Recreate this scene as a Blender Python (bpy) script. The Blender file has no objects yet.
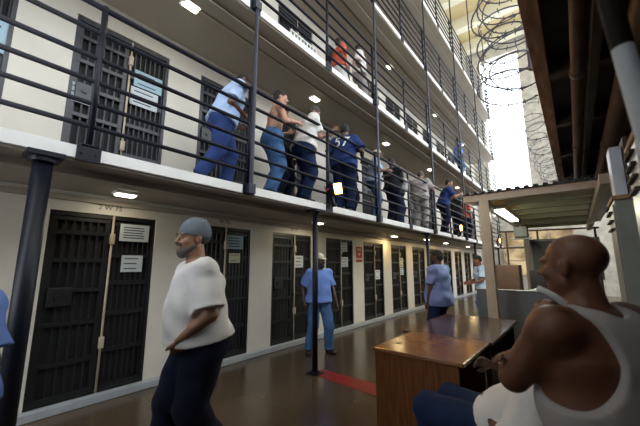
import bpy, bmesh, math, random
import numpy as np
from mathutils import Vector, Matrix
C = bpy.context.scene.collection
SC = bpy.context.scene
random.seed(4)
# ---------------------------------------------------------------- camera
def V(*a): return Vector(a)
f, hz, HC = 311.0, 51.0, 1.55
th = math.atan(hz / f); ph = math.radians(39.2)
Fw = V(-math.sin(ph)*math.cos(th), math.cos(ph)*math.cos(th), math.sin(th))
Rt = V(math.cos(ph), math.sin(ph), 0); Up = Rt.cross(Fw)
cam = bpy.data.cameras.new('camera'); cam.sensor_width = 36; cam.lens = f/640*36
cam.clip_start = .02; cam.clip_end = 300
co = bpy.data.objects.new('camera', cam); C.objects.link(co)
co.matrix_world = Matrix(((Rt.x, Up.x, -Fw.x, 0), (Rt.y, Up.y, -Fw.y, 0), (Rt.z, Up.z, -Fw.z, HC), (0, 0, 0, 1)))
cam.dof.use_dof = True; cam.dof.focus_distance = 4.5; cam.dof.aperture_fstop = 2.0
SC.camera = co
# ---------------------------------------------------------------- world, exposure
w = bpy.data.worlds.new('sky'); SC.world = w; w.use_nodes = True
bg = w.node_tree.nodes['Background']; bg.inputs[0].default_value = (.88, .94, 1.0, 1); bg.inputs[1].default_value = 5.5
SC.view_settings.view_transform = 'Standard'; SC.view_settings.look = 'None'
SC.view_settings.gamma = 1; SC.view_settings.use_curve_mapping = False
SC.view_settings.exposure = 0.0
SC.cycles.max_bounces = 6; SC.cycles.diffuse_bounces = 4; SC.cycles.glossy_bounces = 3
SC.cycles.use_denoising = True; SC.cycles.sample_clamp_indirect = 6
# ---------------------------------------------------------------- materials
def mat(name, col, rough=.6, metal=0, noise=0, nscale=6, emit=None, es=0, bump=0, col2=None, rough2=None, coat=0, stretch=None, spec=None, bscale=None):
    m = bpy.data.materials.new(name); m.use_nodes = True; nt = m.node_tree; N = nt.nodes; L = nt.links
    b = N['Principled BSDF']; b.inputs['Base Color'].default_value = (*col, 1)
    b.inputs['Roughness'].default_value = rough; b.inputs['Metallic'].default_value = metal
    if coat: b.inputs['Coat Weight'].default_value = coat; b.inputs['Coat Roughness'].default_value = .12
    if spec is not None: b.inputs['Specular IOR Level'].default_value = spec
    if noise or bump or col2 or rough2 is not None:
        tc = N.new('ShaderNodeTexCoord'); mp = N.new('ShaderNodeMapping'); L.new(tc.outputs['Object'], mp.inputs[0])
        if stretch: mp.inputs['Scale'].default_value = stretch
        n = N.new('ShaderNodeTexNoise'); n.inputs['Scale'].default_value = nscale; n.inputs['Detail'].default_value = 6
        L.new(mp.outputs[0], n.inputs[0])
        if noise or col2:
            r = N.new('ShaderNodeValToRGB'); c2 = col2 or tuple(max(0, c*(1-noise)) for c in col)
            r.color_ramp.elements[0].position = .35; r.color_ramp.elements[1].position = .68
            r.color_ramp.elements[0].color = (*c2, 1); r.color_ramp.elements[1].color = (*col, 1)
            L.new(n.outputs[0], r.inputs[0]); L.new(r.outputs[0], b.inputs['Base Color'])
        if rough2 is not None:
            mr = N.new('ShaderNodeMapRange'); mr.inputs[3].default_value = rough; mr.inputs[4].default_value = rough2
            mr.inputs[1].default_value = .3; mr.inputs[2].default_value = .7
            L.new(n.outputs[0], mr.inputs[0]); L.new(mr.outputs[0], b.inputs['Roughness'])
        if bump:
            n2 = n
            if bscale:
                n2 = N.new('ShaderNodeTexNoise'); n2.inputs['Scale'].default_value = bscale; L.new(mp.outputs[0], n2.inputs[0])
            bp = N.new('ShaderNodeBump'); bp.inputs['Strength'].default_value = bump; bp.inputs['Distance'].default_value = .02
            L.new(n2.outputs[0], bp.inputs['Height']); L.new(bp.outputs[0], b.inputs['Normal'])
    if emit: b.inputs['Emission Color'].default_value = (*emit, 1); b.inputs['Emission Strength'].default_value = es
    return m
M = {}
M['cream'] = mat('cream_paint', (.63, .595, .515), .45, noise=.12, nscale=1.7, bump=.05)
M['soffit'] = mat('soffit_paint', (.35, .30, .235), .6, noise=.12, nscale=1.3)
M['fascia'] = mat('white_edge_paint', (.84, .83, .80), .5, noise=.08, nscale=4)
M['rail'] = mat('black_blue_enamel', (.004, .005, .012), .45, spec=.28)
M['pole'] = mat('blue_black_pole_paint', (.010, .014, .034), .4, noise=.3, nscale=9)
M['door'] = mat('dark_steel', (.048, .050, .058), .42, noise=.3, nscale=12)
M['doorblack'] = mat('black_steel', (.010, .010, .011), .4)
M['mesh'] = mat('dark_mesh_plate', (.005, .005, .006), .7)
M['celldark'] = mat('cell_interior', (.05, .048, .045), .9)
M['kerb'] = mat('grey_kerb_paint', (.36, .38, .40), .45, noise=.15)
M['floor'] = mat('polished_concrete', (.095, .066, .040), .17, nscale=.8, col2=(.06, .041, .026), rough2=.27)
M['ceil'] = mat('yellow_ceiling_board', (.60, .49, .27), .6, noise=.15, nscale=.8)
M['ceilbeam'] = mat('pale_roof_beam', (.70, .66, .52), .6)
M['brick'] = mat('pale_masonry', (.62, .58, .50), .8, nscale=3, noise=.3, bump=.3)
M['rust'] = mat('rusty_timber', (.50, .33, .22), .7, nscale=5, col2=(.26, .16, .10), bump=.2, stretch=(4, .6, 4))
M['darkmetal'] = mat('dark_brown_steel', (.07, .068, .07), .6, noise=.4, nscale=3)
M['darkpaint'] = mat('dark_brown_wall_paint', (.07, .06, .05), .6, noise=.2)  # kept dark so these walls bounce little light onto the foreground
M['pipe'] = mat('brown_pipe', (.12, .08, .055), .5, noise=.4, nscale=4)
M['cage'] = mat('cage_cream_paint', (.50, .42, .31), .45, noise=.15, nscale=5)
M['olive'] = mat('olive_cream_board', (.72, .70, .42), .6, noise=.15, nscale=3)
M['corr'] = mat('corrugated_steel', (.20, .21, .23), .4, metal=.5, noise=.3)
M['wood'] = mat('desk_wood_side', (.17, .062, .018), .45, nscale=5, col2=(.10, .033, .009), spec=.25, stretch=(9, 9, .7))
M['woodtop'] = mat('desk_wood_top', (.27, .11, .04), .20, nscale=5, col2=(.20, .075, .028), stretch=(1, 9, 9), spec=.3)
M['darktop'] = mat('dark_table_top', (.08, .045, .032), .16, nscale=5, col2=(.055, .03, .02), spec=.35)
M['desk_in'] = mat('desk_recess', (.03, .022, .018), .7)
M['edge'] = mat('worn_pale_edge', (.55, .48, .42), .4)
M['greypanel'] = mat('grey_laminate', (.12, .135, .15), .5, noise=.1)
M['brownbox'] = mat('brown_cabinet_wood', (.075, .038, .022), .5, noise=.3, nscale=8)
M['locker'] = mat('grey_green_locker', (.27, .28, .25), .42, noise=.2, nscale=5)
M['lockrust'] = mat('rust_edge', (.42, .22, .08), .7, noise=.4, nscale=14)
M['whitepanel'] = mat('white_enamel', (.66, .70, .76), .32, noise=.1)
M['paper'] = mat('white_paper', (.52, .57, .60), .8)
M['paperb'] = mat('blue_white_paper', (.34, .48, .56), .8)
M['papery'] = mat('pale_yellow_paper', (.50, .50, .36), .8)
M['ink'] = mat('ink', (.03, .035, .05), .8)
M['red'] = mat('red_floor_paint', (.24, .012, .012), .35, noise=.2, nscale=10)
M['signred'] = mat('red_sign', (.40, .02, .03), .5)
M['white'] = mat('white_paint', (.8, .8, .78), .5)
M['wire'] = mat('galvanised_wire', (.10, .10, .13), .4, metal=.5)
M['lampon'] = mat('lit_diffuser', (.9, .88, .8), .5, emit=(1, .93, .74), es=7)
M['orange'] = mat('lit_sodium_glass', (1, .7, .3), .5, emit=(1, .42, .08), es=22)
M['tube'] = mat('lit_fluorescent', (1, 1, 1), .5, emit=(.93, 1, .86), es=9)
M['steel'] = mat('pole_steel', (.14, .145, .155), .28, metal=.3)
M['glassframe'] = mat('window_steel', (.55, .53, .48), .6)
M['redcloth'] = mat('red_cloth', (.55, .10, .06), .9)
# people
def skin(n, c): return mat(n, c, .48, noise=.14, nscale=18, bump=.08, bscale=120)
M['skin_tan'] = skin('tan_skin', (.33, .165, .10))
M['skin_brown'] = skin('brown_skin', (.185, .078, .042))
M['skin_pink'] = skin('pink_skin', (.50, .26, .18))
M['skin_dark'] = skin('dark_skin', (.085, .042, .028))
def cloth(n, c, nz=.1): return mat(n, c, .9, noise=nz, nscale=9, bump=.15, bscale=60, spec=.2)
M['tee'] = cloth('white_cotton', (.74, .72, .70), .05)
M['tank'] = cloth('white_ribbed_cotton', (.46, .43, .42), .06)
M['navy'] = cloth('dark_navy_denim', (.010, .013, .032), .25)
M['denim'] = cloth('blue_denim', (.075, .17, .36), .3)
M['denimd'] = cloth('deep_blue_denim', (.013, .026, .075), .3)
M['denimb'] = cloth('mid_blue_denim', (.035, .065, .21), .25)
M['lblue'] = cloth('light_blue_chambray', (.17, .28, .68), .12)
M['lblue2'] = cloth('pale_blue_chambray', (.42, .56, .82), .1)
M['sblue'] = cloth('slate_blue_cotton', (.19, .25, .52), .12)
M['navysh'] = cloth('royal_navy_cotton', (.022, .045, .16), .2)
M['greysh'] = cloth('grey_cotton', (.34, .31, .30), .1)
M['blacksh'] = cloth('black_cotton', (.02, .02, .025), .2)
M['beanie'] = cloth('grey_knit', (.15, .175, .20), .12)
M['capw'] = cloth('white_cap_cotton', (.66, .62, .52), .05)
M['hair'] = mat('dark_hair', (.02, .015, .012), .75, bump=.5, bscale=150)
M['hairg'] = mat('grey_brown_hair', (.075, .062, .055), .8, bump=.5, bscale=150)
M['stubble'] = mat('grey_stubble', (.22, .15, .12), .7, noise=.3, nscale=90)
M['shoe'] = mat('black_shoe', (.02, .02, .022), .5)
M['eye'] = mat('eye_white', (.22, .17, .15), .4)
# ---------------------------------------------------------------- helpers
class MB:
    def __init__(s): s.b = bmesh.new()
    def box(s, x0, x1, y0, y1, z0, z1, bev=0):
        r = bmesh.ops.create_cube(s.b, size=1)
        bmesh.ops.scale(s.b, vec=(abs(x1-x0), abs(y1-y0), abs(z1-z0)), verts=r['verts'])
        bmesh.ops.translate(s.b, vec=((x0+x1)/2, (y0+y1)/2, (z0+z1)/2), verts=r['verts'])
        if bev:
            e = list({e for v in r['verts'] for e in v.link_edges})
            bmesh.ops.bevel(s.b, geom=e, offset=bev, segments=2, affect='EDGES', profile=.5)
        return s
    def cyl(s, a, b, r, r2=None, n=12, cap=True):
        a = Vector(a); b = Vector(b); d = b-a
        if d.length < 1e-6: return s
        q = d.to_track_quat('Z', 'Y').to_matrix().to_4x4(); q.translation = (a+b)/2
        bmesh.ops.create_cone(s.b, cap_ends=cap, segments=n, radius1=r, radius2=r if r2 is None else r2, depth=d.length, matrix=q)
        return s
    def sph(s, c, r, sc=(1, 1, 1), n=12):
        m = Matrix.Translation(c) @ Matrix.Diagonal((*sc, 1))
        bmesh.ops.create_uvsphere(s.b, u_segments=n, v_segments=n//2+2, radius=r, matrix=m); return s
    def bar(s, a, b, wx, wz):   # rectangular bar between points
        a = Vector(a); b = Vector(b); d = b-a
        q = d.to_track_quat('Y', 'Z').to_matrix().to_4x4(); q.translation = (a+b)/2
        bmesh.ops.create_cube(s.b, size=1, matrix=q @ Matrix.Diagonal((wx, d.length, wz, 1))); return s
    def tube(s, pts, r, n=6):
        pts = [Vector(p) for p in pts]; rings = []
        for i, p in enumerate(pts):
            d = (pts[min(i+1, len(pts)-1)] - pts[max(i-1, 0)]).normalized()
            u = d.orthogonal().normalized() if i == 0 else (u - d*u.dot(d)).normalized()
            v = d.cross(u)
            rings.append([s.b.verts.new(p + (u*math.cos(2*math.pi*k/n) + v*math.sin(2*math.pi*k/n))*r) for k in range(n)])
        for a, b in zip(rings, rings[1:]):
            for k in range(n): s.b.faces.new((a[k], a[(k+1) % n], b[(k+1) % n], b[k]))
        return s
    def build(s, name, m, parent=None, smooth=False, loc=None):
        me = bpy.data.meshes.new(name); s.b.normal_update(); s.b.to_mesh(me); s.b.free()
        me.materials.append(m); o = bpy.data.objects.new(name, me); C.objects.link(o)
        if parent: o.parent = parent
        if loc: o.location = loc
        if smooth:
            for p in me.polygons: p.use_smooth = True
        return o
def tag(o, label=None, cat=None, group=None, kind=None):
    if label: o['label'] = label
    if cat: o['category'] = cat
    if group: o['group'] = group
    if kind: o['kind'] = kind
    return o
def empty(name, loc=(0, 0, 0), rz=0):
    o = bpy.data.objects.new(name, None); C.objects.link(o); o.location = loc; o.rotation_euler = (0, 0, rz)
    o.empty_display_size = .1; return o
def copy_tree(o, loc=None, parent=None):
    c = o.copy(); C.objects.link(c)
    if parent: c.parent = parent
    if loc is not None: c.location = loc
    for ch in list(o.children): copy_tree(ch, None, c)
    return c
def struct(o): o['kind'] = 'structure'; return o
def text(name, body, size, m, parent=None, mat4=None, ext=.001):
    cu = bpy.data.curves.new(name, 'FONT'); cu.body = body; cu.size = size; cu.extrude = ext
    cu.align_x = 'CENTER'; cu.align_y = 'CENTER'; cu.materials.append(m)
    t_ = bpy.data.objects.new(name, cu); C.objects.link(t_); bpy.context.view_layer.update()
    me = bpy.data.meshes.new_from_object(t_.evaluated_get(bpy.context.evaluated_depsgraph_get())); bpy.data.objects.remove(t_)
    me.name = name; o = bpy.data.objects.new(name, me); C.objects.link(o)
    if not me.materials: me.materials.append(m)
    if parent: o.parent = parent
    if mat4 is not None: o.matrix_local = mat4
    return o
FACE_X = Matrix(((0, 0, 1, 0), (1, 0, 0, 0), (0, 1, 0, 0), (0, 0, 0, 1)))   # text facing +X, reading along +Y
# ---------------------------------------------------------------- setting
XW, XF, YE, Y0 = -4.44, -3.05, 21.0, -3.0
PIT, DY0, DW = 1.64, .74, 1.13
DECK = [2.5, 5.05, 7.6, 10.15]
LV = [0] + DECK
struct(MB().box(XW-2.0, 6.2, Y0, YE+.5, -.1, 0).build('floor', M['floor']))
# cell-front wall with an opening for each cell
NK = 12
wl = MB()
for li, z0 in enumerate(LV):
    zt = (DECK[li]-.14) if li < 4 else 13.0
    base = z0
    dh = 2.15 if li == 0 else 2.10
    ys = [DY0+PIT*k for k in range(-1, NK)]
    prev = Y0
    for y in ys:
        wl.box(XW-.22, XW, prev, y, base, base+dh); prev = y+DW
    wl.box(XW-.22, XW, prev, YE, base, base+dh)
    wl.box(XW-.22, XW, Y0, YE, base+dh, zt+.14 if li < 4 else zt)
wl.build('wall_left', M['cream']); struct(bpy.data.objects['wall_left'])
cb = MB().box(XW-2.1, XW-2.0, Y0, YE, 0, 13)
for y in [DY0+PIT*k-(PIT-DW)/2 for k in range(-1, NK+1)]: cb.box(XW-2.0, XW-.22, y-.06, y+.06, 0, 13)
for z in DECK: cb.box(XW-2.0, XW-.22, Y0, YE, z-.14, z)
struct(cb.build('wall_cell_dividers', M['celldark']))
struct(MB().box(XW, XW+.09, Y0, YE, 0, .09, .012).build('baseboard_left', M['kerb']))
# pilaster conduit junctions above pillars and ledge at wall head
tr = MB().box(XW, XW+.05, Y0, YE, 2.27, 2.33)
struct(tr.build('trim_1', M['soffit']))
# decks
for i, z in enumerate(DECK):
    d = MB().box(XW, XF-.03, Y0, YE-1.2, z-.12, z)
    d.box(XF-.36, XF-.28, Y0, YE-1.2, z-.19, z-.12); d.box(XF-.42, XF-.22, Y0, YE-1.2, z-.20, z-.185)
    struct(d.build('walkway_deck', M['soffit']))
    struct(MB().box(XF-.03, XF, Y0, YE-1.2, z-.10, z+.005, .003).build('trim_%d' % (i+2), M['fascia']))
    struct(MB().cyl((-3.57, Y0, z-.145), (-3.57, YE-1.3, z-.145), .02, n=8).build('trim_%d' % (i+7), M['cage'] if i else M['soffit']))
# roof
rf = MB().box(XW-.3, 6.5, Y0, YE+.5, 15.9, 16.0)
struct(rf.build('ceiling', M['ceil']))
struct(MB().box(XW-.3, XW, Y0, YE+.5, 13, 15.9).build('wall_upper_left', M['cream']))
rb = MB()
for y in np.arange(1, 21, 2.4): rb.box(XW, 6, y, y+.5, 15.2, 15.9)
struct(rb.build('ceiling_beams', M['ceilbeam']))
# end wall, with tall window openings
ew = MB()
xs = [XW-2.1, -3.65, -1.55, -.25, 1.4, 2.6, 4.2, 6.5]
for a, b in ((xs[0], xs[1]), (xs[4], xs[5]), (4.9, 6.5)): ew.box(a, b, YE, YE+.5, 0, 16)
ew.box(xs[2], xs[3], YE, YE+.5, 4.4, 16)
for a, b in ((xs[1], xs[2]), (xs[3], xs[4]), (xs[5], 4.9)): ew.box(a, b, YE, YE+.5, 14.6, 16)
ew.box(xs[1], -3.3, YE, YE+.5, 0, 4.4).box(.07, xs[4], YE, YE+.5, 0, 4.4).box(xs[5], 4.9, YE, YE+.5, 0, 4.4).box(-3.3, .07, YE, YE+.5, 0, .9).box(-3.3, .07, YE, YE+.5, 3.46, 4.4)
struct(ew.build('wall_end', M['brick']))
for i, (a, b) in enumerate(((xs[1], xs[2]), (xs[3], xs[4]), (xs[5], 4.9))):
    wf = MB()
    for z in np.arange(4.4, 14.7, 1.02): wf.box(a, b, YE+.2, YE+.25, z-.015, z+.015)
    for x in np.linspace(a, b, 4): wf.box(x-.015, x+.015, YE+.2, YE+.25, 4.4, 14.6)
    struct(wf.build('window_%d' % (i+1), M['glassframe']))
# low windows behind the cage
lw = MB()
for x in (-3.3, -2.2, -1.1, 0): lw.box(x, x+.07, YE-.06, YE, .9, 3.4)
for z in (.9, 1.7, 2.5, 3.4): lw.box(-3.3, .07, YE-.06, YE, z, z+.06)
w4 = struct(lw.build('window_4', M['cage']))
fm = bpy.data.materials.new('frosted_amber_glass'); fm.use_nodes = True; nt = fm.node_tree; nt.nodes.remove(nt.nodes['Principled BSDF'])
tb_ = nt.nodes.new('ShaderNodeBsdfTranslucent'); nt.links.new(tb_.outputs[0], nt.nodes['Material Output'].inputs[0])
nz = nt.nodes.new('ShaderNodeTexNoise'); nz.inputs['Scale'].default_value = 1.6; cr = nt.nodes.new('ShaderNodeValToRGB')
cr.color_ramp.elements[0].color = (.26, .21, .15, 1); cr.color_ramp.elements[1].color = (.40, .34, .25, 1); cr.color_ramp.elements[0].position = .4; cr.color_ramp.elements[1].position = .6
tcn = nt.nodes.new('ShaderNodeTexCoord'); nt.links.new(tcn.outputs['Object'], nz.inputs[0]); nt.links.new(nz.outputs[0], cr.inputs[0]); nt.links.new(cr.outputs[0], tb_.inputs[0])
MB().box(-3.3, .07, YE+.20, YE+.215, .9, 3.46).build('pane', fm, w4)
# outer wall on the right: low solid part behind lockers, tall windows above the gun walk
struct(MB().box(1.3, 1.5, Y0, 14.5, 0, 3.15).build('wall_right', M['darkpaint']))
wr = MB()
for y in np.arange(Y0, YE, 4.0): wr.box(6.0, 6.5, y, y+.9, 0, 16)
wr.box(6.0, 6.5, Y0, 14.5, 0, 4.4); wr.box(6.0, 6.5, Y0, YE, 15.0, 16)
struct(wr.build('wall_outer', M['brick']))
wb = MB().box(XW-2.1, 6.5, Y0-.3, Y0, 0, .9).box(XW-2.1, 6.5, Y0-.3, Y0, 14, 16)
wb.box(XW-2.1, -4.4, Y0-.3, Y0, .9, 14).box(-1.1, 6.5, Y0-.3, Y0, .9, 14)
struct(wb.build('wall_back', M['cream']))
struct(MB().box(-2.1, 1.3, -1.1, -.95, 0, 3.1).box(-2.1, -.14, -1.1, -.95, 3.1, 4.6).build('wall_shade_blocker', M['darkpaint']))  # unseen wall added behind the camera to shade the foreground
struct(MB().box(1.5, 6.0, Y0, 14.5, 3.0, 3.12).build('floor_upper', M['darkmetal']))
# ---------------------------------------------------------------- cell doors
LEAF = .60
def make_door(dm):
    r = empty('door_1', (XW, 0, 0)); H = 2.08
    fr = MB().box(-.10, -.02, 0, .04, 0, H).box(-.10, -.02, DW-.04, DW, 0, H).box(-.10, -.02, 0, DW, H-.05, H).box(-.10, -.02, 0, DW, 0, .04)
    fr.build('door_frame', dm, r)
    g = MB(); g.box(-.075, -.045, .04, .08, .04, H-.05).box(-.075, -.045, LEAF-.04, LEAF, .04, H-.05)
    for z in (.04, .38, .80, 1.16, 1.50, 1.82, H-.10): g.box(-.08, -.04, .04, LEAF, z, z+.045)
    n = 7
    for k in range(n):
        y = .04 + (LEAF-.04)*(k+.5)/n
        g.cyl((-.06, y, .04), (-.06, y, H-.06), .011, n=6, cap=False)
    g.build('barred_leaf', dm, r)
    p = MB()
    for z in (.04, .44, .86, 1.22, 1.56, H-.12): p.box(-.085, -.045, LEAF+.05, DW-.03, z, z+.05)
    for k in range(7):
        y = LEAF+.06 + (DW-LEAF-.08)*(k+.5)/7
        p.cyl((-.065, y, .04), (-.065, y, H-.06), .010, n=6, cap=False)
    p.build('fixed_grille', dm, r)
    MB().box(-.11, -.10, .02, DW-.02, .02, H-.02).build('mesh_backing', M['mesh'], r)
    lb = MB().cyl((-.02, LEAF+.025, .0), (-.02, LEAF+.025, H), .013, n=8)
    for z in (.50, 1.72): lb.box(-.035, .012, LEAF, LEAF+.05, z, z+.13, .006)
    lb.build('locking_bar', M['cage'], r, True)
    k = MB().box(-.045, .0, .07, .29, 1.02, 1.22, .005); k.cyl((0, .16, 1.12), (.02, .16, 1.12), .028)
    k.build('lock_box', dm, r)
    return r
protos = [make_door(M['doorblack']), make_door(M['door'])]; used = set(); nd = 1
for li, z0 in enumerate(LV):
    for k in range(-1, NK):
        if li >= 3 and k < 2: continue
        loc = (XW, DY0+PIT*k, z0+(.07 if li == 0 else .01))
        pi_ = min(li, 1); d = copy_tree(protos[pi_], loc) if pi_ in used else protos[pi_]
        d.location = loc; d.name = 'door_%d' % nd; nd += 1; used.add(pi_)
        struct(d)
# door numbers on the lintel
for y, s in ((1.31, '2 W 75'), (2.95, 'W 76'), (4.6, 'W 77')):
    tag(text('cell_number', s, .085, M['ink'], None, Matrix.Translation((XW+.002, y, 2.235)) @ FACE_X),
        'small dark stencilled number on the lintel %s' % {1.31: 'over the first ground cell door from the left', 2.95: 'behind the man in the beanie', 4.6: 'left of the white-capped man'}[y], 'number')
# ---------------------------------------------------------------- railings
RH = [1.325, 1.075, .83, .61, .405, .20]
PY = [.70+1.64*k for k in range(-2, 12)]
ORD = ['second', 'third', 'fourth', 'fifth']
for i, z in enumerate(DECK):
    r = empty('walkway_railing', (XF, 0, z)); tag(r, 'black six-bar railing along the edge of the %s tier walkway' % ORD[i], 'railing', 'tier railings')
    for j, h in enumerate(RH):
        MB().cyl((-.03, Y0, h), (-.03, YE-1.25, h), .022 if j else .026, n=8).build('rail', M['rail'], r, True)
    for y in PY:
        MB().cyl((-.03, y, .006), (-.03, y, 1.35), .026, n=10).build('post', M['rail'], r, True)
        b = MB().box(.0, .012, y-.085, y+.085, -.115, .02).box(-.07, .012, y-.06, y+.06, .006, .03)
        for dy in (-.05, .05): b.cyl((.012, y+dy, -.05), (.024, y+dy, -.05), .012, n=6)
        b.build('mounting_plate', M['rail'], r)
for k, y in enumerate(PY):
    if k % 2 == 1 and y > 0:
        o = MB().cyl((0, 0, 2.42), (0, 0, 15.2), .026, n=10)
        for z in DECK: o.box(-.03, .03, -.05, .05, z-.10, z+.02)
        o = o.build('support_pole', M['pole'], None, False, (XF+.05, y, 0))
        nth = {2: 'nearest'}.get(k)
        idx = (k-3)//2
        tag(o, ['tall slim blue-black pole right of the man in light blue, rising past the tiers', 'tall slim blue-black pole right of the man with the white shirt print', 'tall slim blue-black pole beside the leaning man in the grey shirt',
                'tall slim blue-black pole just past the man in dark blue leaning on the rail', 'tall slim blue-black pole near the far end of the railings', 'farthest tall slim pole beside the bright window'][min(idx, 5)], 'pole', 'tall poles along the tiers')
lab = ['thick glossy black column at the left by the first cell door', 'black column with square foot in front of the man in the white cap',
       'black column behind the head of the man in the slate blue shirt', 'black column left of the far man in pale blue', 'farthest black column below the second tier']
for y, t in zip((.43, 3.65, 8.35, 13.5, 18.3), lab):
    r = empty('support_column', (XF-.02, y, 0)); tag(r, t, 'column', 'columns under the second tier')
    rr = .062 if y < 1 else .042
    MB().cyl((0, 0, .015), (0, 0, 2.345), rr, n=20).build('shaft', M['rail'], r, True)
    MB().box(-.11, .11, -.11, .11, 2.345, 2.38).cyl((0, 0, 2.31), (0, 0, 2.345), rr*1.5, n=20).build('cap_plate', M['rail'], r)
    MB().box(-.10, .10, -.10, .10, 0, .015, .003).cyl((0, 0, .015), (0, 0, .035), rr*1.35, n=20).build('base_plate', M['rail'], r)
# ---------------------------------------------------------------- ceiling lights under the decks
def clight(x, y, z, label, grp, power=4, lc=(1, .88, .62)):
    r = empty('ceiling_light', (x, y, z)); tag(r, label, 'ceiling light', grp)
    MB().box(-.08, .08, -.12, .12, -.025, 0, .004).build('housing', M['fascia'], r)
    MB().box(-.06, .06, -.10, .10, -.045, -.025, .01).build('diffuser', M['lampon'], r)
    l = bpy.data.lights.new('lamp', 'AREA'); l.size = .25; l.energy = power; l.color = lc
    o = bpy.data.objects.new('lamp', l); C.objects.link(o); o.parent = r; o.location = (0, 0, -.06)
GL = 'small lit fixtures under the tier decks'
for x, y, s in ((-4.05, 1.33, 'over the first ground floor cell'), (-3.93, 4.76, 'behind the white-capped man'), (-4.1, 8.5, 'past the red sign'),
                (-3.8, 10.3, 'left of the slate blue shirt'), (-3.9, 12.6, 'right of the slate blue shirt'), (-3.9, 15.8, 'farthest along the ground floor cells')):
    clight(x, y, 2.38, 'lit fixture under the second tier deck, ' + s, GL, 2.6 if y < 3 else 5 if y < 8 else 10, (1, .88, .62) if y < 8 else (1, .72, .32))
for x, y, s in ((-3.6, 1.72, 'at the top edge of the photo'), (-3.84, 4.54, 'above the men leaning on the rail'), (-3.84, 7.66, 'right of the shirt with the white print'),
                (-3.76, 10.88, 'above the grey-shirted man'), (-3.79, 14.3, 'near the far end')):
    clight(x, y, 4.93, 'lit fixture under the third tier deck, ' + s, GL, 2)
for x, y, s in ((-3.8, 8.0, 'nearest of its row'), (-3.8, 12.0, 'second of its row'), (-3.8, 16.0, 'last of its row')):
    clight(x, y, 7.48, 'lit fixture under the fourth tier deck, ' + s, GL, 2)
# orange flood lamps on the railing
def flood(y, z, label, power, x=XF+.09):
    r = empty('flood_lamp', (x, y, z)); tag(r, label, 'flood lamp', 'orange flood lamps')
    r.rotation_euler = (.25, 0, 0)
    MB().box(-.04, .07, -.12, .12, -.10, .10, .012).build('housing', M['rail'], r)
    MB().box(.07, .085, -.10, .10, -.085, .085, .006).build('lens', M['orange'], r)
    MB().bar((-.06, -.04, -.02), (-.03, -.04, -.26), .03, .05).bar((-.06, -.04, -.26), (.02, -.04, -.26), .03, .05).build('bracket', M['rail'], r)
    MB().tube([(-.02, -.10, 0), (0, -.17, .02), (.0, -.22, -.02), (0, -.25, .06)], .008).build('cable', M['signred'], r)
    l = bpy.data.lights.new('lamp', 'SPOT'); l.energy = power; l.color = (1, .48, .14); l.spot_size = math.radians(150); l.spot_blend = .6; l.shadow_soft_size = .08
    o = bpy.data.objects.new('lamp', l); C.objects.link(o); o.parent = r; o.location = (.12, 0, 0); o.rotation_euler = (math.radians(60), 0, math.radians(-90))
flood(4.0, 2.76, 'glowing orange flood lamp on the railing below the man in the white T-shirt', 45)
flood(11.0, 2.74, 'glowing orange flood lamp on the railing below the grey and navy shirted men', 50)
flood(17.8, 2.7, 'farthest glowing orange flood lamp by the cream post', 30)
# ---------------------------------------------------------------- papers and signs
def paper(name, y0, y1, z0, z1, m, label, lines=4, x=XW+.012, tilt=0):
    w_, h_ = y1-y0, z1-z0
    o = MB().box(0, .003, -w_/2, w_/2, -h_/2, h_/2).build(name, m, None, False, (x, (y0+y1)/2, (z0+z1)/2))
    o.rotation_euler = (tilt, 0, 0); tag(o, label, 'notice', 'paper notices on the cell doors')
    if lines:
        t = MB()
        for i in range(lines):
            zz = h_*(.30-.6*i/max(1, lines-1)); a = random.uniform(.15, .3)
            t.box(.003, .0045, -w_*.38, w_*(.5-a), zz-h_*.03, zz+h_*.03)
        t.build('writing', M['ink'], o)
    return o
XD = XW-.035
paper('paper_notice', 1.45, 1.80, 1.84, 2.06, M['paper'], 'upper white notice with dark lines on the first ground floor cell', 5, XD)
paper('paper_notice', 1.50, 1.75, 1.45, 1.66, M['paper'], 'lower white notice on the first ground floor cell', 3, XD)
paper('paper_notice', 3.03, 3.36, 1.80, 2.03, M['paperb'], 'bluish notice on the cell door behind the beanie man', 4, XD)
paper('paper_notice', 3.09, 3.31, 1.57, 1.73, M['papery'], 'small yellowish notice below the bluish one', 2, XD)
paper('paper_notice', 4.66, 4.92, 1.48, 1.72, M['paper'], 'white notice on the cell door left of the white cap man', 3, XD)
paper('paper_notice', 6.28, 6.58, 1.85, 2.08, M['paper'], 'upper white notice on the cell door left of the red sign', 3, XD, .08)
paper('paper_notice', 6.30, 6.60, 1.48, 1.72, M['paper'], 'lower white notice on the cell door left of the red sign', 3, XD)
paper('paper_notice', 7.98, 8.24, 1.12, 1.38, M['paper'], 'white notice low on the cell door right of the red sign', 2, XD)
paper('paper_notice', 9.55, 9.85, 1.45, 1.75, M['papery'], 'yellowish notice on the second cell door past the red sign', 2, XD)
paper('paper_notice', 9.62, 9.86, 1.20, 1.43, M['paperb'], 'bluish notice under the yellowish one past the red sign', 2, XD)
paper('paper_notice', .74, .99, 3.48, 3.72, M['paper'], 'white notice with picture low on the second tier cell door', 3, XD)
paper('paper_notice', 1.43, 1.80, 3.98, 4.22, M['paperb'], 'upper bluish notice on the second tier cell', 3, XD)
paper('paper_notice', 1.40, 1.76, 3.70, 3.96, M['paper'], 'lower white notice with dark blocks on the second tier cell', 3, XD)
paper('paper_notice', -.02, .20, 3.74, 4.10, M['paperb'], 'bluish notice on the second tier door at the left edge', 2, XD)
rs = MB().box(0, .004, -.15, .15, -.2, .2).build('warning_sign', M['signred'], None, False, (XW+.002, 7.08, 1.80)); tag(rs, 'red sign with white lettering on the cream pillar past the white cap man', 'sign')
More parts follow.
